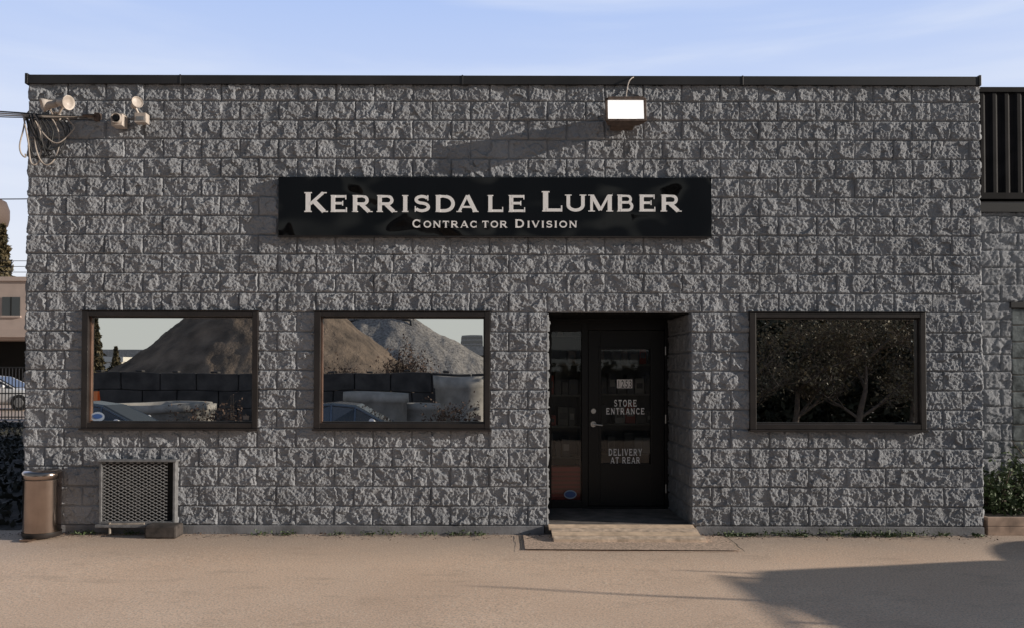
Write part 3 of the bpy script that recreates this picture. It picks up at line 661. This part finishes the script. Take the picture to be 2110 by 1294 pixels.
def bush(name, x, y, z, rx, ry, rz, n, s, m, seed, twigs=60, tm=M_bark):
    b = MB(); r = random.Random(seed)
    def f(q):
        while True:
            a = Vector((q.uniform(-1, 1), q.uniform(-1, 1), q.uniform(0, 1)))
            if a.length < 1 and a.length > q.random() * .9: break
        k = .75 + .35 * math.sin(a.x * 7 + seed) * math.cos(a.y * 5); return (x + a.x * rx * k, y + a.y * ry * k, z + a.z * rz * k)
    leaf_mass(b, f, n, s, seed, 1)
    for _ in range(twigs):
        p = Vector(f(r)); o = Vector((x + r.uniform(-.3, .3) * rx, y + r.uniform(-.3, .3) * ry, z)); mid_ = o.lerp(p, .5) + Vector((0, 0, rz * .12)); b.cyl(o, mid_, .012, .008, 4, 0, False); b.cyl(mid_, p + (p - mid_) * .3, .008, .003, 4, 0, False)
    return b.build(name, [tm, m])
bush("bramble_bush", -.9, -15.2, GB, 1.5, .8, 1.7, 1800, .05, M_dry, 5, 200)
bush("bramble_bush", -7.8, -16, GB, 1.9, .8, 1.6, 1500, .05, M_dry, 6, 200)
bush("bramble_bush", -3.1, -25.0, 1.2, 1.4, .9, 1.9, 1100, .06, M_dry, 8, 200)
bush("bramble_bush", -5.6, -24.6, 1.0, 1.3, .7, 1.3, 500, .06, M_dry, 9, 90)

# ------------------------------------------------------------------ yard opposite (seen in the glazing)
def mound(name, u, v, Y, rad, H, m, seed, ridge=0):
    c = WR(u, v, Y); n = 90; xs_ = np.linspace(-rad * 1.05 - ridge, rad * 1.05 + ridge, n * 2); ys_ = np.linspace(-rad * 1.05, rad * 1.05, n); X, Y_ = np.meshgrid(xs_, ys_)
    dx_ = np.maximum(np.abs(X) - ridge, 0); d = np.sqrt(dx_ ** 2 + Y_ ** 2); d = d * (1 + .10 * (fbm(np.arctan2(Y_, X) * 3 + 20, d * .1 + 5, seed, 3) - .5))
    Z = H * (1 - np.sqrt((d / rad) ** 2 + .004)) ; Z = np.maximum(Z, -.2) + (fbm(X * 1.5 + 40, Y_ * 1.5 + 40, seed, 4) - .5) * .45
    b = MB(); idx = np.arange(X.size).reshape(X.shape); b.v = list(map(tuple, np.stack([X + c.x, Y_ - Y, Z + GB], -1).reshape(-1, 3)))
    b.f = list(map(tuple, np.stack([idx[:-1, :-1], idx[:-1, 1:], idx[1:, 1:], idx[1:, :-1]], -1).reshape(-1, 4))); b.m = [0] * len(b.f); b.sm = [True] * len(b.f)
    return b.build(name, m)
mound("gravel_pile", 550, 700, 35, 9.5, 7.6, M_gravel, 3, .6)
mound("gravel_pile", 790, 700, 52, 10.5, 7.2, M_gravel2, 6, .8)
bw = empty("concrete_block_wall", (-10, -24, GB)); b = MB(); rr = random.Random(8)
for j in range(3):
    x = -26 + (j % 2) * .75
    while x < 1.5:
        if not (j == 2 and rr.random() < .08): b.box(x + .01, x + 1.48, -24.6 + rr.uniform(-.05, .05), -23.9, GB + j * .73, GB + j * .73 + .715)
        if j == 2: b.box(x + .45, x + .7, -24.4, -24.1, GB + 2.19, GB + 2.27)
        x += 1.5
b.build("stacked_blocks", M_dconc, bw, .03)
for i, (u, v, Y, r, h) in enumerate(((775, 808, 18.5, 1.0, 1.55), (860, 815, 19.5, .7, 1.2), (950, 776, 21.5, .95, 2.1), (330, 823, 18.5, 1.5, 1.2), (395, 826, 18.8, .7, 1.15))):
    p = WR(u, v, Y); b = MB(); b.lathe((p.x, p.y, GB), (0, 0, 1), [(r, 0), (r, h * .8), (r * 1.06, h * .82), (r * 1.06, h), (r * .85, h), (r * .85, 0)], 32); b.build("concrete_ring", M_conc)
cv = empty("conveyor", WR(780, 660, 50)); b = MB(); a = WR(715, 663, 50); c_ = WR(850, 659, 50)
for dz in (0, .55): b.cyl(a + Vector((0, 0, dz)), c_ + Vector((0, 0, dz)), .07, None, 6)
for i in range(9):
    p = a.lerp(c_, i / 8.5); b.cyl(p, p + Vector((.25, 0, .55)), .04, None, 5); b.cyl(p + Vector((.25, 0, .55)), p + Vector((.5, 0, 0)), .04, None, 5)
for p in (a, c_): b.cyl(p, (p.x, p.y, GB), .1, None, 6)
b.build("truss", M_cap, cv)
vd = empty("viaduct", (0, -150, 0)); b = MB(); n = 40; zt0 = WR(996, 716, 150).z
pts = []
for i in range(n + 1):
    x = -160 + 320 * i / n; pts.append((x, -150 - .0016 * (x + 20) ** 2, zt0 - .00006 * (x + 50) ** 2))
for (x0_, y_, z_), (x1_, y2_, z2_) in zip(pts[:-1], pts[1:]):
    vs = [(x0_, y_, z_ - 1.6), (x1_, y2_, z2_ - 1.6), (x1_, y2_ - 10, z2_ - 1.6), (x0_, y_ - 10, z_ - 1.6), (x0_, y_, z_), (x1_, y2_, z2_), (x1_, y2_ - 10, z2_), (x0_, y_ - 10, z_)]
    b.add(vs, [(0, 1, 5, 4), (4, 5, 6, 7), (3, 2, 1, 0), (3, 7, 6, 2)])
for i in range(0, n, 4): b.box(pts[i][0] - 1, pts[i][0] + 1, pts[i][1] - 6, pts[i][1] - 4, GB - .2, pts[i][2] - 1.6)
b.build("deck_and_piers", M_conc, vd)
tw = empty("office_tower", WR(970, 760, 400)); a = WR(948, 760, 400); c_ = WR(991, 694, 400); b = MB(); b.box(a.x, c_.x, -412, -400, GB, c_.z, 0); nf = 8
for i in range(nf):
    z = GB + 1 + i * (c_.z - GB - 1) / nf; b.box(a.x - .05, c_.x + .05, -412.05, -399.95, z, z + (c_.z - GB) / nf * .6, 1)
b.build("floors", [M_conc, M_cglass], tw)
b = MB(); a = WR(186, 742, 70); c_ = WR(250, 775, 70); wb_ = empty("warehouse", a); b.box(a.x - 10, c_.x, -80, -70, GB, a.z, 0); b.box(a.x - 10.2, c_.x + .2, -80.2, -69.8, a.z, a.z + .5, 0)
b.box(c_.x - 3.5, c_.x - 1.0, -69.95, -69.9, GB, GB + 2.2, 1); b.build("warehouse_walls", [mat("pale_cladding", (.6, .57, .5), .8), M_cap], wb_)
def conifer(name, x, y, z, H, R, n, s, seed):
    b = MB(); b.cyl((x, y, z), (x, y, z + H * .95), R * .07, R * .01, 8, 0, False); r = random.Random(seed)
    def f(q):
        t = q.random() ** .8; a = q.uniform(0, 6.28); k = R * (1 - t) * (.45 + .55 * q.random() ** .5) * (.75 + .3 * math.sin(t * 60 + a * 2)); return (x + k * math.cos(a), y + k * math.sin(a), z + H * (.08 + .92 * t) - k * .25)
    leaf_mass(b, f, n, s, seed, 1); return b.build(name, [M_bark, M_leaf])
p = WR(196, 760, 60); conifer("conifer_tree", p.x, -60, GB, 6.3, 1.4, 1800, .22, 3); conifer("conifer_tree", p.x - 2.0, -62, GB, 5.4, 1.3, 1500, .22, 4); conifer("conifer_tree", p.x + 1.2, -61, GB, 4.2, 1.2, 1200, .2, 5)
b = MB(); leaf_mass(b, lambda r: (r.uniform(-260, 260), -190 - r.uniform(0, 12), GB + 4.2 * r.random() * (.6 + .4 * math.sin(r.random() * 6))), 6000, 1.3, 33); leaf_mass(b, lambda r: (r.uniform(-260, -60), 190 + r.uniform(0, 12), 9 * r.random()), 3000, 1.5, 34)
b.build("distant_trees", M_leaf)

# ------------------------------------------------------------------ cars
def car(name, x, y, z, heading, paint, kind="sedan", extras=False):
    e = empty(name, (x, y, z)); L = 4.55
    if kind == "sedan":
        st = [(-.5, .66, .45, .82), (-.485, .82, .28, .98), (-.36, .89, .22, 1.02), (-.1, .91, .2, .99), (.2, .90, .2, .95), (.36, .88, .2, .88), (.46, .80, .24, .76), (.5, .62, .34, .60)]
        cb_ = [(-.40, .74, .72, .99, 1.02), (-.25, .80, .60, .98, 1.36), (-.06, .82, .63, .97, 1.44), (.06, .82, .61, .96, 1.39), (.25, .78, .74, .93, .96)]
    else:
        st = [(-.5, .74, .5, 1.0), (-.49, .88, .35, 1.08), (-.36, .93, .28, 1.12), (-.1, .95, .26, 1.10), (.2, .94, .26, 1.08), (.36, .92, .28, 1.02), (.46, .86, .3, .95), (.5, .70, .42, .80)]
        cb_ = [(-.49, .82, .80, 1.07, 1.10), (-.43, .86, .70, 1.07, 1.62), (-.1, .88, .72, 1.07, 1.74), (.05, .88, .70, 1.07, 1.66), (.24, .84, .80, 1.04, 1.08)]
    ca, sa = math.cos(heading), math.sin(heading)
    def T(px_, py_, pz_): return (x + px_ * ca - py_ * sa, y + px_ * sa + py_ * ca, z + pz_)
    b = MB(); vs = []
    for (fx_, w, zu, zt_) in st:
        for (yy, zz) in ((w * .9, zu), (w, zu + .18), (w, zt_ - .16), (w * .94, zt_ - .03), (w * .6, zt_ + .02), (-w * .6, zt_ + .02), (-w * .94, zt_ - .03), (-w, zt_ - .16), (-w, zu + .18), (-w * .9, zu)): vs.append(T(fx_ * L, yy, zz))
    k = 10; fs = [(i * k + j, i * k + (j + 1) % k, (i + 1) * k + (j + 1) % k, (i + 1) * k + j) for i in range(len(st) - 1) for j in range(k)]
    fs += [tuple(range(k)), tuple(range((len(st) - 1) * k, len(st) * k))[::-1]]
    b.add(vs, fs, 0, True); o = b.build("body", paint, e); sb = o.modifiers.new("s", 'SUBSURF'); sb.levels = 1; sb.render_levels = 2
    b = MB(); vs = []; k = 6
    for (fx_, wb2, wr_, zb_, zr) in cb_:
        for (yy, zz) in ((wb2, zb_), (wr_ + .04, zr - .05), (wr_ - .1, zr), (-wr_ + .1, zr), (-wr_ - .04, zr - .05), (-wb2, zb_)): vs.append(T(fx_ * L, yy, zz))
    nb = len(cb_) - 1
    for i in range(nb):
        for j in range(5):
            g = (i in (0, nb - 1)) or j in (0, 4); b.add([vs[i * k + j], vs[i * k + j + 1], vs[(i + 1) * k + j + 1], vs[(i + 1) * k + j]], [(0, 1, 2, 3)], 1 if g else 0, False)
    for i in range(1, nb):
        for a_, c2 in ((0, 1), (5, 4)): b.cyl(Vector(vs[i * k + a_]), Vector(vs[i * k + c2]), .035, .03, 6, 0)
    for sgn_ in (1, 4):
        for i in range(nb): b.cyl(vs[i * k + sgn_], vs[(i + 1) * k + sgn_], .03, .03, 6, 0)
    b.build("cabin", [paint, M_cglass], e)
    b = MB()
    for fx_ in (-.31, .31):
        for s_ in (-1, 1):
            b.cyl(T(fx_ * L, s_ * .70, .33), T(fx_ * L, s_ * .925, .33), .33, .33, 26, 0); b.cyl(T(fx_ * L, s_ * .92, .33), T(fx_ * L, s_ * .935, .33), .21, .19, 20, 1)
    b.build("wheels", [M_tyre, M_alu], e)
    b = MB()
    for s_ in (-1, 1): b.cyl(T(.455 * L, s_ * .6, .68), T(.492 * L, s_ * .56, .66), .10, .07, 12); b.cyl(T(-.50 * L, s_ * .62, .82), T(-.47 * L, s_ * .66, .84), .09, .09, 12); b.cyl(T(.17 * L, s_ * .9, .98), T(.16 * L, s_ * 1.03, 1.02), .07, .08, 10)
    b.build("lamps_and_mirrors", M_light, e)
    if extras:
        b = MB()
        for s_ in (-1, 1): b.cyl(T(-.36 * L, s_ * .62, 1.74), T(.0 * L, s_ * .62, 1.75), .018, None, 8)
        for fx_ in (-.3, -.02): b.cyl(T(fx_ * L, -.64, 1.75), T(fx_ * L, .64, 1.75), .018, None, 8)
        b.cyl(T(.12, .6, 1.62), T(.12, .62, 1.84), .014, None, 6)
        b.build("roof_rack", M_cap, e); b = MB(); b.cyl(T(-.95, -.2, 1.68), T(-.95, -.2, 2.50), .028, .016, 6); b.build("antenna", M_cap, e)
    return e
car("parked_car", -3.5, -13.0, GB, 0, M_carb); car("parked_car", -9.8, -13.0, GB, 0, M_carb)
car("parked_suv", 9.55, -3.12, 0, R_(90), M_card, "suv", True)

# ------------------------------------------------------------------ right-hand neighbour
nb_ = empty("neighbouring_building", (7, 1, 0)); NY = 1.05
nz1 = W(2060, 438, NY).z; gx0_, gx1_ = W(2083, 800, NY).x, W(2083, 800, NY).x + 1.25; gzb, gzt = W(2090, 935, NY).z, W(2090, 613, NY).z
nx0 = XR + .03
nbz = ZB
r_b = round((gzb - nbz) / BH) * BH; r_t = round((gzt - nbz) / BH) * BH
block_wall("front_wall", (nx0, NY, nbz), (1, 0, 0), (0, 0, 1), (0, -1, 0), 7, nz1 - nbz, .012, M_block, nb_, [(gx0_ - nx0, gx1_ - nx0, r_b, r_t)], None, 7)
b = MB(); b.box(nx0, nx0 + 7, NY - .06, NY + .3, nz1 - .01, W(2060, 420, NY).z); b.box(gx0_ - .02, gx1_ + .02, NY - .05, NY + .05, nbz + r_t - .07, nbz + r_t); b.build("roof_flashing", M_cap, nb_, .004)
b = MB(); b.box(nx0, nx0 + 7, NY + .08, 9, 0, nz1 - .2); b.box(nx0, nx0 + 7, NY - .02, NY + .07, -.1, nbz); b.build("building_mass", M_block2, nb_)
M_gb = mat("glass_block", (.15, .165, .165), .08, scale=9, var=.6, bump=.01, bscale=14, spec=.8); b = MB(); nr = int(round((r_t - .07 - r_b) / .195)); hh_ = (r_t - .07 - r_b) / nr; z0_ = nbz + r_b
for i in range(6):
    for j in range(nr): b.box(gx0_ + i * .205 + .008, gx0_ + (i + 1) * .205 - .008, NY - .015, NY + .06, z0_ + j * hh_ + .006, z0_ + (j + 1) * hh_ - .006)
b.build("glass_block_window", M_gb, nb_, .012); b = MB(); b.box(gx0_, gx1_, NY, NY + .07, z0_, z0_ + r_t - r_b - .07); b.build("window_mortar", M_conc, nb_)
ys_ = 10.2
for j in range(3):
    e = empty("shipping_container", (13, ys_, .36 + j * 2.6)); z0_ = .36 + j * 2.6; xa, xb_ = 9.0, 21.2; b = MB(); yy = ys_
    b.box(xa, xb_, yy, yy + 2.44, z0_ + .14, z0_ + .16); b.box(xa, xb_, yy - .02, yy + 2.46, z0_ + 2.46, z0_ + 2.57); b.box(xa + .01, xb_ - .01, yy - .018, yy + .1, z0_ + .03, z0_ + .17)
    for x in (xa, xb_ - .16): b.box(x, x + .16, yy - .03, yy + .14, z0_, z0_ + 2.59); b.box(x, x + .16, yy + 2.3, yy + 2.47, z0_, z0_ + 2.59)
    for s in range(4): b.box(xa + .3 + s * 3, xa + .9 + s * 3, yy - .02, yy + .1, z0_ + .0, z0_ + .03)
    pts_ = []; x = xa + .16
    while x < xb_ - .3:
        pts_ += [(x, yy + .05), (x + .07, yy + .05), (x + .14, yy + .005), (x + .21, yy + .005)]; x += .278
    n = len(pts_); b.add([(p[0], p[1], z0_ + .17) for p in pts_] + [(p[0], p[1], z0_ + 2.46) for p in pts_], [(i, i + 1, n + i + 1, n + i) for i in range(n - 1)])
    b.add([(xa, yy + .1, z0_ + .1), (xa, yy + 2.4, z0_ + .1), (xa, yy + 2.4, z0_ + 2.5), (xa, yy + .1, z0_ + 2.5)], [(0, 1, 2, 3)]); b.box(xa + .05, xb_ - .05, yy + .1, yy + 2.4, z0_ + .17, z0_ + 2.45)
    b.build("container_shell", M_cont, e)
box("concrete_slab", 8.5, 22, 9.8, 13, -.1, .36, M_conc)
pl = empty("planter_box", (6.5, .3, 0)); b = MB(); pz = W(2060, 1064, 0).z
for j in range(2): b.box(XR + .05, XR + 2.8, -.02 + j * .004, .03, .0 + j * pz / 2, (j + 1) * pz / 2 - .004)
b.box(XR + .05, XR + .09, .031, .9, 0, pz - .006); b.box(XR + 2.76, XR + 2.8, .031, .9, 0, pz - .006); b.build("boards", mat("old_planter_timber", (.36, .26, .20), .9, scale=8, var=.4), pl, .004)
box("planter_soil", XR + .09, XR + 2.76, .032, .98, 0, pz - .03, M_soil, pl)
bush("ivy_shrub", XR + .50, .55, .12, .60, .42, .62, 2600, .028, M_leafg, 12, 60)
bush("ivy_shrub", XR + 1.1, .7, .12, .7, .3, .95, 2400, .028, M_leafg, 13, 60)

# ------------------------------------------------------------------ left background
b = MB(); leaf_mass(b, lambda r: (-5.0 - 12 * r.random(), r.uniform(.3, 17.5), .03 + .12 * r.random() ** 2), 16000, .06, 55, 0, .5)
b.add([(-22, .15, .006), (-4.95, .15, .006), (-4.95, 18.4, .006), (-22, 18.4, .006)], [(0, 1, 2, 3)], 1); b.build("ground_cover", [mat("dark_ivy", (.022, .022, .016), .8, scale=3, var=.6), M_soil])
fn = empty("metal_fence", (-20, 19, 0)); b = MB(); zf = W(20, 755, 19).z; x = -40
while x < -6:
    b.box(x, x + .025, 19, 19.02, .05, zf); x += .11
for z in (.12, zf * .5, zf - .04): b.box(-40, -6, 18.985, 19, z, z + .04)
for i in range(14): b.cyl((-40 + i * 2.5, 19.03, 0), (-40 + i * 2.5, 19.03, zf + .08), .035)
b.build("bars_and_posts", M_cap, fn)
car("parked_car", -20.5, 27, 0, 0, M_carw)
car("parked_car", -25.6, 26, 0, 0, M_carb)
bb = empty("office_building", (-35, 52, 0)); BY = 51.0
ztp = W(25, 580, BY).z; zmd = W(25, 700, BY).z; b = MB(); b.box(-62, -14, BY, BY + 14, zmd, ztp, 0); b.box(-62, -14, BY - .4, BY, zmd + .2, zmd + .75, 0); b.box(-61.5, -14.5, BY + 3, BY + 13, 0, zmd, 1); b.box(-62.2, -13.8, BY - .15, BY + 14.2, ztp, ztp + .3, 0)
for i in range(12): b.box(-60 + i * 4, -59.5 + i * 4, BY + .3, BY + .8, 0, zmd, 0)
wv0, wv1 = W(5, 650, BY), W(42, 613, BY); ww = wv1.x - wv0.x
for i in range(-5, 6):
    x = wv0.x + i * (ww + 2.6); b.box(x, x + ww, BY - .06, BY - .02, wv0.z, wv1.z, 2); b.box(x + ww / 2 - .04, x + ww / 2 + .04, BY - .08, BY - .05, wv0.z, wv1.z, 1); b.box(x - .08, x + ww + .08, BY - .12, BY, wv0.z - .12, wv0.z, 0)
b.build("walls_and_windows", [M_beige, M_dark, M_cglass], bb)
rl = empty("rooftop_railing", (-35, 51, ztp)); b = MB()
for z in (.35, .75, 1.15): b.box(-62, -14, BY + .3, BY + .34, ztp + z + .3, ztp + z + .34)
for i in range(33): b.box(-62 + i * 1.5, -61.95 + i * 1.5, BY + .3, BY + .35, ztp + .3, ztp + 1.5)
b.build("rails", M_cap, rl)
p = W(-50, 440, 71); st_ = empty("storage_tank", (p.x, 71, 0)); b = MB(); zt1, zt0_ = W(0, 405, 71).z, W(0, 475, 71).z
rx_ = W(12, 440, 71).x - p.x
b.lathe((p.x, 71, 0), (0, 0, 1), [(.01, zt0_ - .3), (rx_ * .7, zt0_ - .2), (rx_ * .95, zt0_ + .6), (rx_, zt0_ + 1.2), (rx_, zt1 - 1.2), (rx_ * .9, zt1 - .4), (rx_ * .6, zt1), (.01, zt1 + .3)], 36)
for i in range(6):
    t = i * math.pi / 3 + .3; b.cyl((p.x + rx_ * .8 * math.cos(t), 71 + rx_ * .8 * math.sin(t), 0), (p.x + rx_ * .7 * math.cos(t), 71 + rx_ * .7 * math.sin(t), zt0_ + .5), .15, None, 8)
b.build("tank_and_legs", M_rust, st_)
p = W(4, 545, 68); conifer("conifer_tree", p.x, 68, 0, W(4, 466, 68).z, 3.4, 3500, .35, 21)
pw = empty("power_line", (-20, 30, 8)); pa_ = W(-250, 408, 30); tube("wire", [pa_, W(0, 413, 30), W(60, 413, 30), W(500, 400, 30)], .025, M_cable, pw)
b = MB(); b.cyl((pa_.x, 30, 0), (pa_.x, 30, pa_.z + .6), .15, .11, 10); b.box(pa_.x - .9, pa_.x + .9, 29.95, 30.05, pa_.z - .05, pa_.z + .05); b.build("pole", M_bark, pw)
p = WR(190, 815, 18); cn = empty("barricade", (p.x, -18, GB)); b = MB()
for s in (-1, 1): b.add([(p.x - .3, -18 + s * .3, GB), (p.x + .3, -18 + s * .3, GB), (p.x + .25, -18 + s * .05, GB + 1.55), (p.x - .25, -18 + s * .05, GB + 1.55)], [(0, 1, 2, 3)])
b.build("boards", M_orange, cn)

# ------------------------------------------------------------------ light
EL = R_(14.0); AZ = R_(101)          # azimuth clockwise from +Y
sd = Vector((math.sin(AZ) * math.cos(EL), math.cos(AZ) * math.cos(EL), math.sin(EL)))
s = bpy.data.lights.new("sun", 'SUN'); s.energy = 5.0; s.angle = R_(.5); s.color = (1, .91, .80)
so = bpy.data.objects.new("sun", s); so.rotation_euler = (-sd).to_track_quat('-Z', 'Y').to_euler(); so.location = (20, -5, 12); SC.collection.objects.link(so)
w = bpy.data.worlds.new("World"); SC.world = w; w.use_nodes = True; nt = w.node_tree; bg = nt.nodes["Background"]; N = nt.nodes.new; K = nt.links.new
STR = .10
sk = N("ShaderNodeTexSky"); sk.sky_type = 'NISHITA'; sk.sun_disc = False; sk.sun_elevation = EL; sk.sun_rotation = AZ; sk.air_density = 1.0; sk.dust_density = .4; sk.ozone_density = 1.5
tc = N("ShaderNodeTexCoord"); sp = N("ShaderNodeSeparateXYZ"); K(tc.outputs["Generated"], sp.inputs[0])
def mr(v, a, c, d=0.0, e=1.0, sm=False):
    x = N("ShaderNodeMapRange"); x.inputs[1].default_value = a; x.inputs[2].default_value = c; x.inputs[3].default_value = d; x.inputs[4].default_value = e
    if sm: x.interpolation_type = 'SMOOTHSTEP'
    K(v, x.inputs[0]); return x.outputs[0]
def mixc(f, a, c):
    x = N("ShaderNodeMix"); x.data_type = 'RGBA'
    for s_, v in ((0, f), (6, a), (7, c)):
        if hasattr(v, 'links'): K(v, x.inputs[s_])
        else: x.inputs[s_].default_value = v
    return x.outputs[2]
def cc(r, g, b_): return (r / STR, g / STR, b_ / STR, 1)
# hazy sky: bright and pale low in the north, a pale band on the southern horizon, dimmer elsewhere
north = mixc(mr(sp.outputs[2], 0.03, .30), cc(.90, .91, .94), cc(.62, .72, .96))
north = mixc(mr(sp.outputs[2], 0.28, .43), north, cc(.42, .57, .94))
south = mixc(mr(sp.outputs[2], 0.06, .17, 0, 1, True), cc(.58, .60, .59), cc(.17, .195, .225))
haze = mixc(mr(sp.outputs[1], .05, .45, 0, 1, True), south, north)
col = mixc(mr(sp.outputs[2], .42, .75, .95, .05, True), sk.outputs[0], haze)
mp = N("ShaderNodeMapping"); mp.inputs["Rotation"].default_value = (0, R_(-24), 0); mp.inputs["Scale"].default_value = (.9, 1.2, 7.5); K(tc.outputs["Generated"], mp.inputs[0])
n1 = N("ShaderNodeTexNoise"); n1.inputs["Scale"].default_value = 2.0; n1.inputs["Detail"].default_value = 7; n1.inputs["Roughness"].default_value = .48; n1.inputs["Distortion"].default_value = .3; K(mp.outputs[0], n1.inputs["Vector"])
wisp = mr(n1.outputs["Fac"], .45, .76, 0, .6, True)
hw_ = mr(sp.outputs[1], .05, .45, 0, 1, True)
mul = N("ShaderNodeMath"); mul.operation = 'MULTIPLY'; K(wisp, mul.inputs[0]); K(hw_, mul.inputs[1])
col = mixc(mul.outputs[0], col, cc(.82, .87, .97))
K(col, bg.inputs[0]); bg.inputs[1].default_value = STR
SC.view_settings.view_transform = 'Standard'; SC.view_settings.look = 'None'; SC.view_settings.exposure = 0
